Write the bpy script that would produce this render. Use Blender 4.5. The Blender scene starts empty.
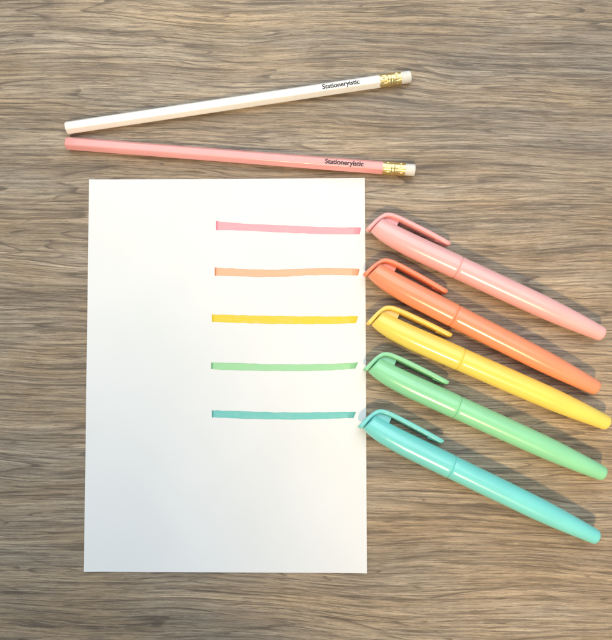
import bpy, bmesh, math, random
from mathutils import Vector, Matrix, noise

MM = 0.001
sc = bpy.context.scene
col = sc.collection
random.seed(7)


def lin(c):
    return c / 12.92 if c <= 0.04045 else ((c + 0.055) / 1.055) ** 2.4


def rgb(r, g, b):
    return (lin(r / 255), lin(g / 255), lin(b / 255), 1.0)


# ------------------------------------------------------------------ node helpers
class NT:
    def __init__(self, name):
        self.m = bpy.data.materials.new(name)
        self.m.use_nodes = True
        self.t = self.m.node_tree
        self.b = self.t.nodes['Principled BSDF']

    def n(self, typ, **kw):
        o = self.t.nodes.new(typ)
        for k, v in kw.items():
            if k in o.inputs:
                o.inputs[k].default_value = v
            else:
                setattr(o, k, v)
        return o

    def l(self, a, b):
        self.t.links.new(a, b)

    def math(self, op, a, b=None):
        o = self.n('ShaderNodeMath', operation=op)
        for i, v in enumerate((a, b)):
            if v is None:
                continue
            if isinstance(v, (int, float)):
                o.inputs[i].default_value = v
            else:
                self.l(v, o.inputs[i])
        return o.outputs[0]

    def noise(self, vec, scale=1.0, detail=2.0, rough=0.5):
        o = self.n('ShaderNodeTexNoise')
        o.inputs['Scale'].default_value = scale
        o.inputs['Detail'].default_value = detail
        o.inputs['Roughness'].default_value = rough
        self.l(vec, o.inputs['Vector'])
        return o.outputs[0]

    def ramp(self, fac, stops, interp='LINEAR'):
        o = self.n('ShaderNodeValToRGB')
        e = o.color_ramp.elements
        o.color_ramp.interpolation = interp
        while len(e) < len(stops):
            e.new(0.5)
        for i, (p, c) in enumerate(stops):
            e[i].position = p
            e[i].color = c if len(c) == 4 else (*c, 1)
        self.l(fac, o.inputs[0])
        return o.outputs[0]

    def mix(self, fac, a, b, mode='MIX'):
        o = self.n('ShaderNodeMix', data_type='RGBA', blend_type=mode)
        for i, v in ((0, fac), (6, a), (7, b)):
            if isinstance(v, (int, float)):
                o.inputs[i].default_value = v
            elif isinstance(v, tuple):
                o.inputs[i].default_value = v
            else:
                self.l(v, o.inputs[i])
        return o.outputs[2]

    def comb(self, x, y, z=0.0):
        o = self.n('ShaderNodeCombineXYZ')
        for i, v in enumerate((x, y, z)):
            if isinstance(v, (int, float)):
                o.inputs[i].default_value = v
            else:
                self.l(v, o.inputs[i])
        return o.outputs[0]

    def coords_mm(self):
        tc = self.n('ShaderNodeTexCoord')
        vm = self.n('ShaderNodeVectorMath', operation='SCALE')
        vm.inputs['Scale'].default_value = 1000.0
        self.l(tc.outputs['Object'], vm.inputs[0])
        s = self.n('ShaderNodeSeparateXYZ')
        self.l(vm.outputs[0], s.inputs[0])
        return vm.outputs[0], s.outputs[0], s.outputs[1], s.outputs[2]


def g(v):
    return (v, v, v, 1)


# ------------------------------------------------------------------ materials
def wood_material():
    k = NT('grey_oak_laminate')
    v, x, y, z = k.coords_mm()
    # wandering of the grain lines
    w1 = k.noise(k.comb(k.math('MULTIPLY', x, 0.010), k.math('MULTIPLY', y, 0.020), 3.1), 1, 1, 0.5)
    w2 = k.noise(k.comb(k.math('MULTIPLY', x, 0.030), k.math('MULTIPLY', y, 0.07), 9.7), 1, 2, 0.5)
    w3 = k.noise(k.comb(k.math('MULTIPLY', x, 0.11), k.math('MULTIPLY', y, 0.30), 5.7), 1, 1, 0.5)
    yy = k.math('ADD', k.math('ADD', y, k.math('MULTIPLY', x, 0.03)), k.math('MULTIPLY', k.math('SUBTRACT', w1, 0.5), 12.0))
    yy = k.math('ADD', yy, k.math('MULTIPLY', k.math('SUBTRACT', w2, 0.5), 0.8))
    yy = k.math('ADD', yy, k.math('MULTIPLY', k.math('SUBTRACT', w3, 0.5), 0.22))

    def layer(fx, fy, seed, detail=2, rough=0.5):
        return k.noise(k.comb(k.math('MULTIPLY', x, fx), k.math('MULTIPLY', yy, fy), seed), 1, detail, rough)

    broad = layer(0.005, 0.070, 1.0, 4, 0.6)
    mid = layer(0.013, 0.62, 2.0, 4, 0.65)
    fine = layer(0.045, 2.1, 4.0, 4, 0.75)
    hue = layer(0.008, 0.045, 11.0, 3, 0.6)
    tint = k.noise(k.comb(k.math('MULTIPLY', x, 0.012), k.math('MULTIPLY', y, 0.014), 21.0), 1, 2, 0.5)
    base = k.ramp(broad, [(0.30, WOOD[0]), (0.48, WOOD[1]), (0.62, WOOD[2]), (0.75, WOOD[3])])
    brown = k.ramp(k.math('ADD', k.math('MULTIPLY', hue, 0.6), k.math('MULTIPLY', tint, 0.4)), [(0.40, g(0)), (0.60, g(1))])
    base = k.mix(k.math('MULTIPLY', brown, 0.85), base, WOOD_WARM, 'MULTIPLY')
    m = k.ramp(mid, [(0.32, g(0.55)), (0.5, g(1.05)), (0.68, g(1.42))])
    base = k.mix(1.0, base, m, 'MULTIPLY')
    f = k.ramp(fine, [(0.30, g(0.58)), (0.5, g(1.03)), (0.70, g(1.40))])
    base = k.mix(0.9, base, f, 'MULTIPLY')
    # dark open pores: long thin strokes that come in clusters
    clus = layer(0.012, 0.10, 31.0, 2, 0.5)
    pores = layer(0.030, 1.05, 41.0, 3, 0.65)
    pm = k.ramp(k.math('ADD', pores, k.math('MULTIPLY', k.math('SUBTRACT', clus, 0.5), 0.30)), [(0.575, g(0)), (0.625, g(1))])
    pores2 = layer(0.060, 2.2, 47.0, 3, 0.6)
    pm2 = k.ramp(pores2, [(0.60, g(0)), (0.68, g(1))])
    pm3 = k.ramp(layer(0.012, 0.70, 53.0, 3, 0.65), [(0.60, g(0)), (0.65, g(1))])
    # long grain lines that follow the growth rings, broken here and there
    ring = k.math('FRACT', k.math('MULTIPLY', layer(0.0035, 0.045, 71.0, 2, 0.45), 13.0))
    brk = layer(0.022, 0.35, 77.0, 3, 0.6)
    rl = k.math('MULTIPLY', k.ramp(ring, [(0.0, g(0.9)), (0.05, g(1)), (0.20, g(0.25)), (0.42, g(0)), (0.97, g(0)), (1.0, g(0.9))]),
                k.ramp(brk, [(0.40, g(0.1)), (0.56, g(1))]))
    ring2 = k.math('FRACT', k.math('MULTIPLY', layer(0.005, 0.075, 83.0, 2, 0.5), 11.0))
    brk2 = layer(0.03, 0.4, 87.0, 3, 0.6)
    rl2 = k.math('MULTIPLY', k.ramp(ring2, [(0.0, g(0)), (0.05, g(1)), (0.16, g(0.2)), (0.3, g(0)), (1.0, g(0))]),
                 k.ramp(brk2, [(0.48, g(0)), (0.58, g(1))]))
    pm3 = k.math('MAXIMUM', pm3, k.math('MAXIMUM', k.math('MULTIPLY', rl, 1.0), k.math('MULTIPLY', rl2, 1.0)))
    # hair-fine open pores, short and sharp
    hair = k.ramp(layer(0.11, 3.6, 91.0, 3, 0.7), [(0.58, g(0)), (0.63, g(1))])
    pm2 = k.math('MAXIMUM', pm2, hair)
    grit = k.noise(k.comb(k.math('MULTIPLY', x, 0.5), k.math('MULTIPLY', yy, 4.5), 97.0), 1, 2, 0.6)
    base = k.mix(0.8, base, k.ramp(grit, [(0.3, g(0.80)), (0.7, g(1.18))]), 'MULTIPLY')
    dark = k.math('MAXIMUM', k.math('MULTIPLY', pm, 0.62), k.math('MAXIMUM', k.math('MULTIPLY', pm2, 0.55), k.math('MULTIPLY', pm3, 0.8)))
    base = k.mix(dark, base, WOOD_DARK)
    # pale limed fibres beside the pores
    lite = layer(0.070, 2.0, 61.0, 3, 0.65)
    lm = k.ramp(k.math('ADD', lite, k.math('MULTIPLY', k.math('SUBTRACT', clus, 0.5), 0.22)), [(0.60, g(0)), (0.70, g(1))])
    base = k.mix(k.math('MULTIPLY', lm, 0.62), base, WOOD_LIGHT)
    k.l(base, k.b.inputs['Base Color'])
    r = k.ramp(k.math('ADD', fine, k.math('MULTIPLY', dark, 0.3)), [(0.3, g(0.40)), (0.8, g(0.56))])
    k.l(r, k.b.inputs['Roughness'])
    k.b.inputs['Specular IOR Level'].default_value = 0.42
    bp = k.n('ShaderNodeBump')
    bp.inputs['Strength'].default_value = 0.55
    bp.inputs['Distance'].default_value = 0.00022
    h = k.math('ADD', k.math('MULTIPLY', fine, 0.45), k.math('MULTIPLY', k.math('SUBTRACT', 1.0, dark), 0.8))
    k.l(h, bp.inputs['Height'])
    k.l(bp.outputs[0], k.b.inputs['Normal'])
    return k.m


WOOD = [(0.235, 0.190, 0.142), (0.318, 0.258, 0.193), (0.382, 0.313, 0.236), (0.450, 0.374, 0.288)]
WOOD_WARM = (1.06, 0.93, 0.75, 1)
WOOD_DARK = (0.090, 0.066, 0.049, 1)
WOOD_LIGHT = (0.540, 0.465, 0.375, 1)


def paper_material():
    k = NT('white_card')
    v, x, y, z = k.coords_mm()
    n1 = k.noise(v, 0.02, 2)
    n2 = k.noise(v, 1.6, 4, 0.7)
    c = k.ramp(n1, [(0.3, (0.80, 0.80, 0.785, 1)), (0.7, (0.835, 0.83, 0.82, 1))])
    k.l(c, k.b.inputs['Base Color'])
    k.b.inputs['Roughness'].default_value = 0.75
    k.b.inputs['Specular IOR Level'].default_value = 0.25
    bp = k.n('ShaderNodeBump')
    bp.inputs['Strength'].default_value = 0.25
    bp.inputs['Distance'].default_value = 0.00006
    k.l(n2, bp.inputs['Height'])
    k.l(bp.outputs[0], k.b.inputs['Normal'])
    return k.m


def ink_material(name, c, edge):
    k = NT(name)
    uv = k.n('ShaderNodeUVMap')
    s = k.n('ShaderNodeSeparateXYZ')
    k.l(uv.outputs[0], s.inputs[0])
    u, v_ = s.outputs[0], s.outputs[1]
    st = k.noise(k.comb(k.math('MULTIPLY', u, 5.0), k.math('MULTIPLY', v_, 7.0), 2.0), 1, 3, 0.6)
    blot = k.noise(k.comb(k.math('MULTIPLY', u, 22.0), k.math('MULTIPLY', v_, 2.5), 5.0), 1, 2, 0.6)
    f = k.math('ADD', k.math('MULTIPLY', st, 0.6), k.math('MULTIPLY', blot, 0.5))
    pale = tuple(min(1, a * 0.84 + 0.11) for a in c[:3]) + (1,)
    base = k.ramp(f, [(0.38, pale), (0.66, c)])
    pool = k.ramp(u, [(0.0, g(0.95)), (0.0075, g(1.0)), (0.0125, g(0.15)), (0.03, g(0.0)), (0.945, g(0.0)), (0.962, g(0.35)), (0.985, g(0.45)), (0.992, g(0.8)), (1.0, g(0.7))])
    rim = k.ramp(v_, [(0.0, g(0.30)), (0.10, g(0.0)), (0.90, g(0.0)), (1.0, g(0.40))])
    base = k.mix(k.math('MAXIMUM', pool, rim), base, edge)
    k.l(base, k.b.inputs['Base Color'])
    k.b.inputs['Roughness'].default_value = 0.7
    k.b.inputs['Specular IOR Level'].default_value = 0.25
    return k.m


def plastic(name, c, rough=0.22, coat=0.25):
    k = NT(name)
    v, x, y, z = k.coords_mm()
    n1 = k.noise(v, 0.05, 3)
    d = tuple(a * 0.93 for a in c[:3]) + (1,)
    k.l(k.ramp(n1, [(0.3, d), (0.7, c)]), k.b.inputs['Base Color'])
    n2 = k.noise(v, 0.25, 4, 0.6)
    k.l(k.ramp(n2, [(0.3, g(rough)), (0.75, g(rough + 0.03))]), k.b.inputs['Roughness'])
    k.b.inputs['IOR'].default_value = 1.52
    k.b.inputs['Coat Roughness'].default_value = 0.12
    k.b.inputs['Coat Weight'].default_value = coat
    return k.m


def simple(name, c, rough=0.5, metal=0.0, nscale=0.5, var=0.1):
    k = NT(name)
    v, x, y, z = k.coords_mm()
    n1 = k.noise(v, nscale, 3)
    lo = tuple(a * (1 - var) for a in c[:3]) + (1,)
    k.l(k.ramp(n1, [(0.3, lo), (0.7, c)]), k.b.inputs['Base Color'])
    k.b.inputs['Roughness'].default_value = rough
    k.b.inputs['Metallic'].default_value = metal
    return k.m


# ------------------------------------------------------------------ object helpers
def mesh_obj(name, bm, mat, parent=None, smooth=True, auto=None):
    bmesh.ops.recalc_face_normals(bm, faces=bm.faces)
    me = bpy.data.meshes.new(name)
    bm.to_mesh(me)
    bm.free()
    me.materials.append(mat)
    if smooth:
        for p in me.polygons:
            p.use_smooth = True
        if auto:
            me.set_sharp_from_angle(angle=math.radians(auto))
    o = bpy.data.objects.new(name, me)
    col.objects.link(o)
    if parent:
        o.parent = parent
    return o


def empty(name, loc, rz, label, cat, group=None):
    o = bpy.data.objects.new(name, None)
    o.empty_display_size = 0.01
    col.objects.link(o)
    o.location = loc
    o.rotation_euler = (0, 0, rz)
    o['label'] = label
    o['category'] = cat
    if group:
        o['group'] = group
    return o


def loft(bm, rings, cap0=True, cap1=True):
    vs = [[bm.verts.new(Vector(p) * MM) for p in r] for r in rings]
    n = len(vs[0])
    for a, b in zip(vs, vs[1:]):
        for i in range(n):
            j = (i + 1) % n
            bm.faces.new((a[i], a[j], b[j], b[i]))
    if cap0:
        bm.faces.new(vs[0][::-1])
    if cap1:
        bm.faces.new(vs[-1])
    return vs


def smoothstep(a, b, x):
    t = max(0, min(1, (x - a) / (b - a)))
    return t * t * (3 - 2 * t)


def interp(tab, u):
    for p, q in zip(tab, tab[1:]):
        if u <= q[0]:
            t = (u - p[0]) / (q[0] - p[0])
            t = max(0, min(1, t))
            return [a + (b - a) * t for a, b in zip(p[1:], q[1:])]
    return list(tab[-1][1:])


def catmull(tab, n):
    """smooth table of rows (u, values...)"""
    out = []
    for i in range(len(tab) - 1):
        p0 = tab[max(0, i - 1)]
        p1 = tab[i]
        p2 = tab[i + 1]
        p3 = tab[min(len(tab) - 1, i + 2)]
        for s in range(n):
            t = s / n
            out.append(tuple(0.5 * (2 * b + (c - a) * t + (2 * a - 5 * b + 4 * c - d) * t * t + (-a + 3 * b - 3 * c + d) * t ** 3)
                             for a, b, c, d in zip(p0, p1, p2, p3)))
    out.append(tuple(tab[-1]))
    return out


# ------------------------------------------------------------------ the table
wood = wood_material()
bm = bmesh.new()
X0, X1, Y0, Y1, T = -0.80, 0.80, -0.50, 0.55, 0.028
bmesh.ops.create_cube(bm, size=1.0, matrix=Matrix.Translation(((X0 + X1) / 2, (Y0 + Y1) / 2, -T / 2)) @ Matrix.Diagonal((X1 - X0, Y1 - Y0, T, 1)))
bmesh.ops.bevel(bm, geom=list(bm.edges), offset=0.002, segments=2, affect='EDGES', profile=0.5)
table = mesh_obj('tabletop', bm, wood, auto=40)
table['kind'] = 'structure'

# ------------------------------------------------------------------ the sheet of card
PX0, PX1, PY0, PY1 = -116.5, 31.5, -131.7, 75.8


def paper_z(x, y):
    u = (x - PX0) / (PX1 - PX0)
    v = (y - PY0) / (PY1 - PY0)
    z = 0.12 + 0.10 * noise.noise(Vector((x * 0.02, y * 0.02, 4)))
    z += 0.55 * max(0, 0.25 - v) ** 2 * 16 * (0.6 + 0.4 * math.sin(3 * u))
    z += 0.30 * max(0, v - 0.8) ** 2 * 25 * (1 - u)
    z += 0.50 * (max(0, u - 0.86) / 0.14) ** 2
    z += 0.45 * (max(0, 0.1 - u) / 0.1) ** 2
    return max(z, 0.06)


TH = 0.30
bm = bmesh.new()
nx, ny = 48, 64
top = [[bm.verts.new(Vector((PX0 + (PX1 - PX0) * i / nx, PY0 + (PY1 - PY0) * j / ny, 0)) * MM) for i in range(nx + 1)] for j in range(ny + 1)]
bot = [[bm.verts.new(v.co) for v in r] for r in top]
for r, rb in zip(top, bot):
    for a, b in zip(r, rb):
        zz = paper_z(a.co.x / MM, a.co.y / MM)
        a.co.z = (zz + TH) * MM
        b.co.z = zz * MM
for j in range(ny):
    for i in range(nx):
        bm.faces.new((top[j][i], top[j][i + 1], top[j + 1][i + 1], top[j + 1][i]))
        bm.faces.new((bot[j][i], bot[j + 1][i], bot[j + 1][i + 1], bot[j][i + 1]))
for i in range(nx):
    bm.faces.new((top[0][i], bot[0][i], bot[0][i + 1], top[0][i + 1]))
    bm.faces.new((top[ny][i], top[ny][i + 1], bot[ny][i + 1], bot[ny][i]))
for j in range(ny):
    bm.faces.new((top[j][0], top[j + 1][0], bot[j + 1][0], bot[j][0]))
    bm.faces.new((top[j][nx], bot[j][nx], bot[j + 1][nx], top[j + 1][nx]))
paper = mesh_obj('paper_sheet', bm, paper_material(), auto=40)
paper['label'] = 'white sheet of card with five coloured highlighter lines, lying on the wooden table'
paper['category'] = 'paper'

STROKES = {
    'pink': ([(-48.05, 53.06), (-35.19, 51.76), (-9.53, 50.39), (12.86, 49.43), (29.35, 49.13)],
             [(-48.03, 48.21), (-35.18, 47.94), (-9.53, 46.53), (12.85, 45.67), (28.64, 45.49)]),
    'orange': ([(-48.63, 28.03), (-35.11, 27.34), (-18.79, 26.8), (6.21, 27.52), (18.1, 27.47), (28.55, 27.12)],
               [(-48.61, 23.75), (-35.1, 23.33), (-18.79, 22.91), (6.2, 23.89), (18.09, 23.85), (27.63, 23.5)]),
    'yellow': ([(-50.05, 3.06), (-35.03, 2.6), (-17.23, 2.19), (7.43, 1.87), (27.63, 1.93)],
               [(-50.03, -0.87), (-35.02, -1.54), (-17.22, -2.0), (7.42, -2.16), (26.45, -1.77)]),
    'green': ([(-50.24, -22.4), (-36.02, -22.72), (-19.06, -23.37), (-4.78, -23.49), (12.65, -23.18), (27.52, -22.46)],
              [(-50.23, -25.88), (-36.0, -26.58), (-19.05, -26.85), (-4.78, -26.97), (12.64, -26.55), (25.97, -25.83)]),
    'teal': ([(-49.8, -47.64), (-34.88, -48.1), (-9.54, -48.71), (9.95, -48.6), (26.24, -48.38)],
             [(-49.78, -51.36), (-34.86, -51.98), (-9.54, -52.54), (9.94, -52.15), (24.91, -51.72)]),
}
INK = {
    'pink': (rgb(246, 168, 178), rgb(222, 120, 140)),
    'orange': (rgb(248, 184, 146), rgb(206, 128, 90)),
    'yellow': (rgb(236, 206, 52), rgb(222, 186, 30)),
    'green': (rgb(160, 216, 160), rgb(105, 165, 115)),
    'teal': (rgb(116, 199, 190), rgb(80, 150, 150)),
}
for name, (ta, ba) in STROKES.items():
    ta = catmull(ta, 14)
    ba = catmull(ba, 14)
    bm = bmesh.new()
    uvl = bm.loops.layers.uv.new('UVMap')
    nv = 4
    grid = []
    L = len(ta) - 1
    for i, (a, b) in enumerate(zip(ta, ba)):
        wob = 0.26 * noise.noise(Vector((i * 0.35, ta[0][1], 1)))
        wob2 = 0.26 * noise.noise(Vector((i * 0.35, ta[0][1], 7)))
        row = []
        for j in range(nv + 1):
            t = j / nv
            x = a[0] + (b[0] - a[0]) * t
            y = (a[1] + wob) + ((b[1] + wob2) - (a[1] + wob)) * t
            v = bm.verts.new((x * MM, y * MM, (paper_z(x, y) + TH + 0.035) * MM))
            row.append((v, (ta[i][0] - ta[0][0]) / (ta[L][0] - ta[0][0]), 1 - t))
        grid.append(row)
    for i in range(L):
        for j in range(nv):
            q = (grid[i][j], grid[i][j + 1], grid[i + 1][j + 1], grid[i + 1][j])
            f = bm.faces.new([e[0] for e in q])
            for lp, e in zip(f.loops, q):
                lp[uvl].uv = (e[1], e[2])
    o = mesh_obj('highlighter_line', bm, ink_material(name + '_ink', *INK[name]), paper)
    o['label'] = name + ' highlighter line drawn on the white card'

# ------------------------------------------------------------------ highlighters
K = 0.975
SEG = 64
CAP = [(-48.75, 2.30, 4.00, 1.0), (-48.55, 2.20, 4.35, 1.0), (-48.0, 2.05, 4.65, 1.0), (-44, 1.35, 5.30, 0.9), (-38, 0.62, 5.85, 0.55), (-30, 0.18, 6.18, 0.15),
       (-24, 0.04, 6.30, 0.0), (-12, 0.0, 6.35, 0.0), (-0.5, 0.0, 6.35, 0.0), (-0.12, 0.0, 6.25, 0.0), (0.0, 0.0, 6.05, 0.0)]
BARREL = [(-0.6, 5.6), (0.08, 5.75), (0.22, 6.02), (0.55, 6.2), (10, 6.2), (24, 6.16), (40, 6.05), (50, 5.92), (57, 5.68), (64, 5.30), (71, 4.85), (77, 4.42),
          (81, 4.12), (82.8, 3.92), (83.7, 3.55), (84.2, 2.95), (84.45, 2.0), (84.55, 1.0)]
CLIP_OUT = [(-53.0, -2.5), (-52.5, -0.8), (-51.9, 1.0), (-51.1, 3.2), (-50.2, 5.4), (-49.1, 7.6), (-47.9, 9.4), (-46.2, 10.8), (-44, 11.6), (-41, 12.0), (-36, 12.1),
            (-28, 11.9), (-20, 11.6), (-13, 11.2), (-8.5, 10.9)]
AXZ = 6.35 * K


def make_pen(name_c, root, m_body, m_clip, roll):
    # cap
    bm = bmesh.new()
    tab = CAP[:2] + catmull(CAP[2:9], 5)[:-1] + CAP[8:]
    rings = []
    for u, cv, r, sh in tab:
        ring = []
        for i in range(SEG):
            a = 2 * math.pi * i / SEG
            y = cv + r * math.cos(a)
            z = r * math.sin(a)
            ring.append((K * (u + sh * 0.34 * (y - cv)), K * y, K * z + AXZ))
        rings.append(ring)
    loft(bm, rings)
    # small nub on the cap under the tip of the clip
    cr, sr = math.cos(roll), math.sin(roll)

    def P(u, v, z):
        return (K * u, K * (v * cr - z * sr), K * (v * sr + z * cr) + AXZ)
    cap = mesh_obj('cap', bm, m_body, root, auto=50)
    # clip: a strip bent round the cap's slanted end, with the web that joins it to the cap
    bm = bmesh.new()
    out = catmull(CLIP_OUT, 4)
    n = len(out)
    rings = []
    for i, (u, v) in enumerate(out):
        a = out[max(0, i - 1)]
        b = out[min(n - 1, i + 1)]
        d = Vector((b[0] - a[0], b[1] - a[1])).normalized()
        nn = Vector((d.y, -d.x))           # towards the inside
        th = 2.3 + 0.3 * smoothstep(-46, -30, u)
        hw = 2.5 + 0.35 * smoothstep(-50, -40, u) - 0.5 * smoothstep(-26, -8, u)
        if i < 3:
            th *= (0.55, 0.8, 0.95)[i]
            hw *= (0.6, 0.85, 0.96)[i]
        if i > n - 4:
            kf = (0.97, 0.86, 0.6)[i - (n - 3)]
            th *= kf
            hw *= kf
        ring = []
        NS = 20
        for q in range(NS):
            t = 2 * math.pi * q / NS
            c_, s_ = math.cos(t), math.sin(t)
            e = 0.42
            pc = math.copysign(abs(c_) ** e, c_)
            ps = math.copysign(abs(s_) ** e, s_)
            off = th * 0.5 * (1 - pc)
            ring.append(P(u + nn.x * off, v + nn.y * off, hw * ps))
        rings.append(ring)
    loft(bm, rings)
    # web between clip and cap, and the nub near the free end
    def block(u0, u1, pts0, pts1, hw):
        rr = []
        for (u, (vi, vo)) in ((u0, pts0), (u1, pts1)):
            rr.append([P(u, vi, -1.4 * hw), P(u, vo, -1.4 * hw), P(u, vo, 0.3 * hw), P(u, vi, 0.3 * hw)])
        loft(bm, rr)
    block(-48.6, -46.2, (4.5, 7.6), (5.0, 9.6), 1.0)
    block(-46.2, -38.6, (5.0, 9.6), (5.4, 10.6), 1.0)
    block(-17.0, -12.6, (8.3, 10.2), (8.5, 10.0), 0.8)
    clip = mesh_obj('clip', bm, m_clip, cap, auto=45)
    # barrel
    bm = bmesh.new()
    tab = BARREL[:3] + catmull(BARREL[3:14], 4)[:-1] + BARREL[13:]
    rings = []
    for u, r in tab:
        uu = u * 82.55 / 84.55
        rings.append([(uu, K * r * math.cos(2 * math.pi * i / SEG), K * r * math.sin(2 * math.pi * i / SEG) + AXZ) for i in range(SEG)])
    loft(bm, rings)
    mesh_obj('barrel', bm, m_body, root, auto=50)


PENS = [
    ('pink', (79.03, 27.05), -25.34, rgb(246, 184, 180), rgb(241, 170, 166), -12),
    ('orange', (76.83, 1.91), -27.31, rgb(247, 153, 113), rgb(240, 138, 100), -14),
    ('yellow', (79.67, -20.59), -23.76, rgb(252, 219, 100), rgb(246, 208, 96), -14),
    ('green', (77.59, -45.27), -24.52, rgb(146, 219, 168), rgb(140, 208, 160), -14),
    ('teal', (74.28, -75.65), -25.80, rgb(126, 219, 214), rgb(122, 208, 202), -14),
]
LAB = {
    'pink': 'pink capped highlighter, its cap beside the pink line on the card',
    'orange': 'orange capped highlighter lying between the pink and the yellow one',
    'yellow': 'yellow capped highlighter lying between the orange and the green one',
    'green': 'mint green capped highlighter lying between the yellow and the turquoise one',
    'teal': 'turquoise blue capped highlighter, its cap beside the turquoise line on the card',
}
for c, (x, y), ang, cb, cc, roll in PENS:
    root = empty('highlighter_pen', (x * MM, y * MM, 0), math.radians(ang), LAB[c], 'highlighter', 'capped highlighters lying in a slanted row')
    make_pen(c, root, plastic(c + '_plastic', cb), plastic(c + '_clip_plastic', cc, 0.26), math.radians(roll))

# ------------------------------------------------------------------ pencils
gold = simple('gold_metal', (1.0, 0.78, 0.34, 1), 0.32, 1.0, 0.6, 0.25)
rubber = simple('white_rubber', (0.80, 0.77, 0.70, 1), 0.8, 0.0, 0.8, 0.08)
black = simple('black_print', (0.012, 0.012, 0.014, 1), 0.5, 0.0, 1.0, 0.2)
APO = 3.12                     # half the width across the flats


def hexring(x, apo, rnd=0.6, n=6):
    R = apo / math.cos(math.pi / 6)
    out = []
    cs = [(R * math.cos(math.pi / 3 * i), R * math.sin(math.pi / 3 * i)) for i in range(6)]
    for i in range(6):
        p = Vector(cs[i])
        a = (Vector(cs[i - 1]) - p).normalized()
        b = (Vector(cs[(i + 1) % 6]) - p).normalized()
        p0 = p + a * rnd
        p1 = p + b * rnd
        for s in range(n):
            t = s / (n - 1)
            q = p0 * (1 - t) ** 2 + p * 2 * t * (1 - t) + p1 * t * t
            out.append((x, q.x, q.y + APO))
    return out


def circ(x, r, n=48, mod=None):
    return [(x, (r + (mod(i) if mod else 0)) * math.cos(2 * math.pi * i / n), (r + (mod(i) if mod else 0)) * math.sin(2 * math.pi * i / n) + APO) for i in range(n)]


def make_pencil(root, paint, body_len, ferrule, total, text_x0, text_len, crimp):
    bm = bmesh.new()
    rings = [hexring(0.0, APO - 0.75, 0.5), hexring(0.12, APO - 0.38, 0.5), hexring(0.45, APO - 0.1), hexring(0.9, APO)]
    for i in range(1, 30):
        rings.append(hexring(0.9 + (body_len + 0.5 - 0.9) * i / 29, APO))
    loft(bm, rings)
    shaft = mesh_obj('shaft', bm, paint, root, auto=28)
    # lettering on the top flat
    cu = bpy.data.curves.new('lettering', 'FONT')
    cu.body = 'Stationeryistic'
    cu.size = 1.0
    cu.offset = 0.022
    cu.extrude = 0.004
    tmp = bpy.data.objects.new('lettering_source', cu)
    col.objects.link(tmp)
    dg = bpy.context.evaluated_depsgraph_get()
    me = bpy.data.meshes.new_from_object(tmp.evaluated_get(dg))
    bpy.data.objects.remove(tmp)
    xs = [v.co.x for v in me.vertices]
    s = text_len / (max(xs) - min(xs))
    x0 = min(xs)
    for v in me.vertices:
        v.co = Vector((text_x0 + (v.co.x - x0) * s, (v.co.y - 0.25) * s * 1.0, 2 * APO + 0.012 + v.co.z * 1.0)) * MM
    bmt = bmesh.new()
    bmt.from_mesh(me)
    dup = bmesh.ops.duplicate(bmt, geom=bmt.verts[:] + bmt.edges[:] + bmt.faces[:])
    for e in dup['geom']:
        if isinstance(e, bmesh.types.BMVert):
            e.co += Vector((0.13, 0.02, 0.003)) * MM
    bmt.to_mesh(me)
    bmt.free()
    me.materials.clear()
    me.materials.append(black)
    o = bpy.data.objects.new('lettering', me)
    col.objects.link(o)
    o.parent = shaft
    # ferrule with its crimped bands
    bm = bmesh.new()
    fl = ferrule
    rings = []
    N = 96
    steps = 90
    for i in range(steps + 1):
        u = i / steps
        x = body_len + fl * u
        r = 3.34 - 0.05 * u
        r += 0.26 * math.exp(-((u - 0.46) / 0.075) ** 4)
        r += 0.10 * math.exp(-((u - 0.60) / 0.03) ** 2)
        r += 0.07 * math.exp(-((u - 0.985) / 0.02) ** 2)
        r += 0.06 * math.exp(-((u - 0.02) / 0.02) ** 2)
        d1 = math.exp(-((u - 0.22) / 0.085) ** 2)
        d2 = math.exp(-((u - 0.80) / 0.075) ** 2)
        if crimp == 0:
            md = lambda k: -0.36 * (d1 * max(0, math.cos(11 * 2 * math.pi * k / N)) ** 2 + d2 * max(0, math.cos(11 * 2 * math.pi * k / N + 1.5)) ** 2)
        else:
            md = lambda k: -0.34 * (d1 * max(0, math.cos(8 * 2 * math.pi * k / N)) ** 4 + d2 * max(0, math.cos(8 * 2 * math.pi * k / N)) ** 4)
        rings.append(circ(x, r, N, md))
    rings.append(circ(body_len + fl, 2.9, N))
    rings.insert(0, circ(body_len - 0.02, 2.9, N))
    loft(bm, rings)
    mesh_obj('ferrule', bm, gold, root, auto=60)
    bm = bmesh.new()
    x0 = body_len + fl - 0.4
    L = total - x0
    rings = [circ(x0, 3.0)]
    for u, r in ((0.15, 3.02), (0.4, 3.05), (0.75, 3.06), (0.88, 3.02), (0.95, 2.88), (0.985, 2.68), (1.0, 2.35)):
        rings.append(circ(x0 + L * u, r))
    loft(bm, rings)
    mesh_obj('eraser', bm, rubber, root, auto=50)


pw = empty('pencil', (-128.25 * MM, 103.18 * MM, 0), math.radians(8.12), 'white hexagonal pencil with gold ferrule and white eraser, tilted upward', 'pencil', 'unsharpened pencils with eraser ends')
make_pencil(pw, plastic('white_lacquer', rgb(250, 245, 236), 0.26), 169.1, 11.6, 186.2, 138.5, 19.8, 0)
pp = empty('pencil', (-128.02 * MM, 94.92 * MM, 0), math.radians(-4.89), 'pink hexagonal pencil with gold ferrule, lying just above the white card', 'pencil', 'unsharpened pencils with eraser ends')
make_pencil(pp, plastic('pink_lacquer', rgb(245, 166, 162), 0.24), 169.2, 12.0, 186.5, 138.7, 20.3, 1)

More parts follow.
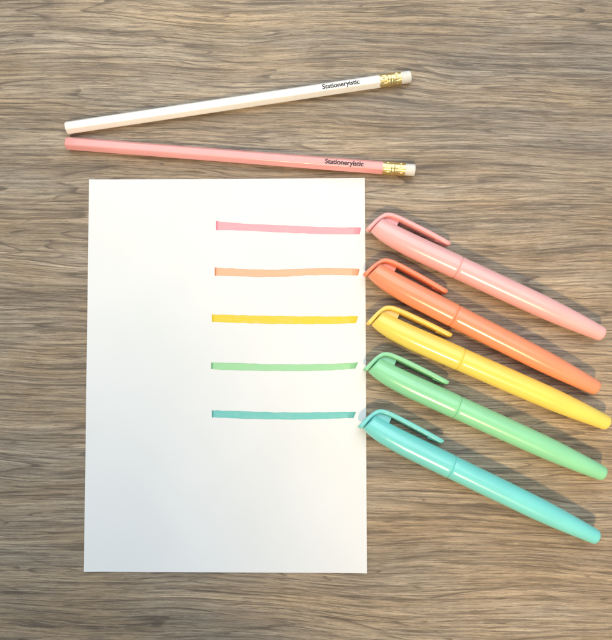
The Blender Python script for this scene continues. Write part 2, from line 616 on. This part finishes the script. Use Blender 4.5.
# ------------------------------------------------------------------ camera
cam = bpy.data.cameras.new('camera')
co = bpy.data.objects.new('camera', cam)
col.objects.link(co)
Rw = Matrix(((0.9998339, 0.0020528, 0.0181084), (-0.0012976, 0.9991328, -0.0416174), (-0.0181781, 0.0415870, 0.9989695)))
co.matrix_world = Matrix.Translation((5.9564 * MM, -13.6893 * MM, 328.5932 * MM)) @ Rw.to_4x4()
cam.sensor_fit = 'HORIZONTAL'
cam.sensor_width = 36.0
cam.lens = 36.0 * 620.0 / 612.0
cam.clip_start = 0.01
cam.clip_end = 50
sc.camera = co


# ------------------------------------------------------------------ light
def aim(o, target):
    d = Vector(target) - o.location
    o.rotation_euler = d.to_track_quat('-Z', 'Y').to_euler()


def spot(name, loc, target, power, size, blend, radius, color):
    l = bpy.data.lights.new(name, 'SPOT')
    l.energy = power
    l.spot_size = math.radians(size)
    l.spot_blend = blend
    l.shadow_soft_size = radius
    l.color = color
    o = bpy.data.objects.new(name, l)
    col.objects.link(o)
    o.location = loc
    aim(o, target)
    return o


def area(name, loc, target, power, sx, sy, color):
    l = bpy.data.lights.new(name, 'AREA')
    l.shape = 'RECTANGLE'
    l.size = sx
    l.size_y = sy
    l.energy = power
    l.color = color
    o = bpy.data.objects.new(name, l)
    col.objects.link(o)
    o.location = loc
    aim(o, target)
    return o


KD = Vector((-0.09, -0.62, 0.78)).normalized()


def sunspot(name, tx, ty, power, rad_mm, blend, color):
    D = 2.2
    t = Vector((tx * MM, ty * MM, 0))
    return spot(name, t + KD * D, t, power, 2 * math.degrees(math.atan(rad_mm * MM / D)), blend, 0.14, color)


sunspot('window_light', 146, -64, 335, 106, 0.18, (1.0, 0.70, 0.34))
sunspot('window_light', -62, 152, 190, 128, 0.24, (1.0, 0.78, 0.45))
# the general daylight of the room from a broad window
area('sky_window', (0.10, 0.72, 1.10), (0, 0.0, 0), 17.2, 1.5, 1.4, (0.88, 0.955, 1.0))

w = bpy.data.worlds.new('World')
sc.world = w
w.use_nodes = True
bg = w.node_tree.nodes['Background']
bg.inputs[0].default_value = (0.80, 0.90, 1.0, 1)
bg.inputs[1].default_value = 0.385

sc.view_settings.view_transform = 'Standard'
sc.view_settings.look = 'None'
sc.view_settings.exposure = 0.0
sc.view_settings.gamma = 1.0
sc.view_settings.use_curve_mapping = False
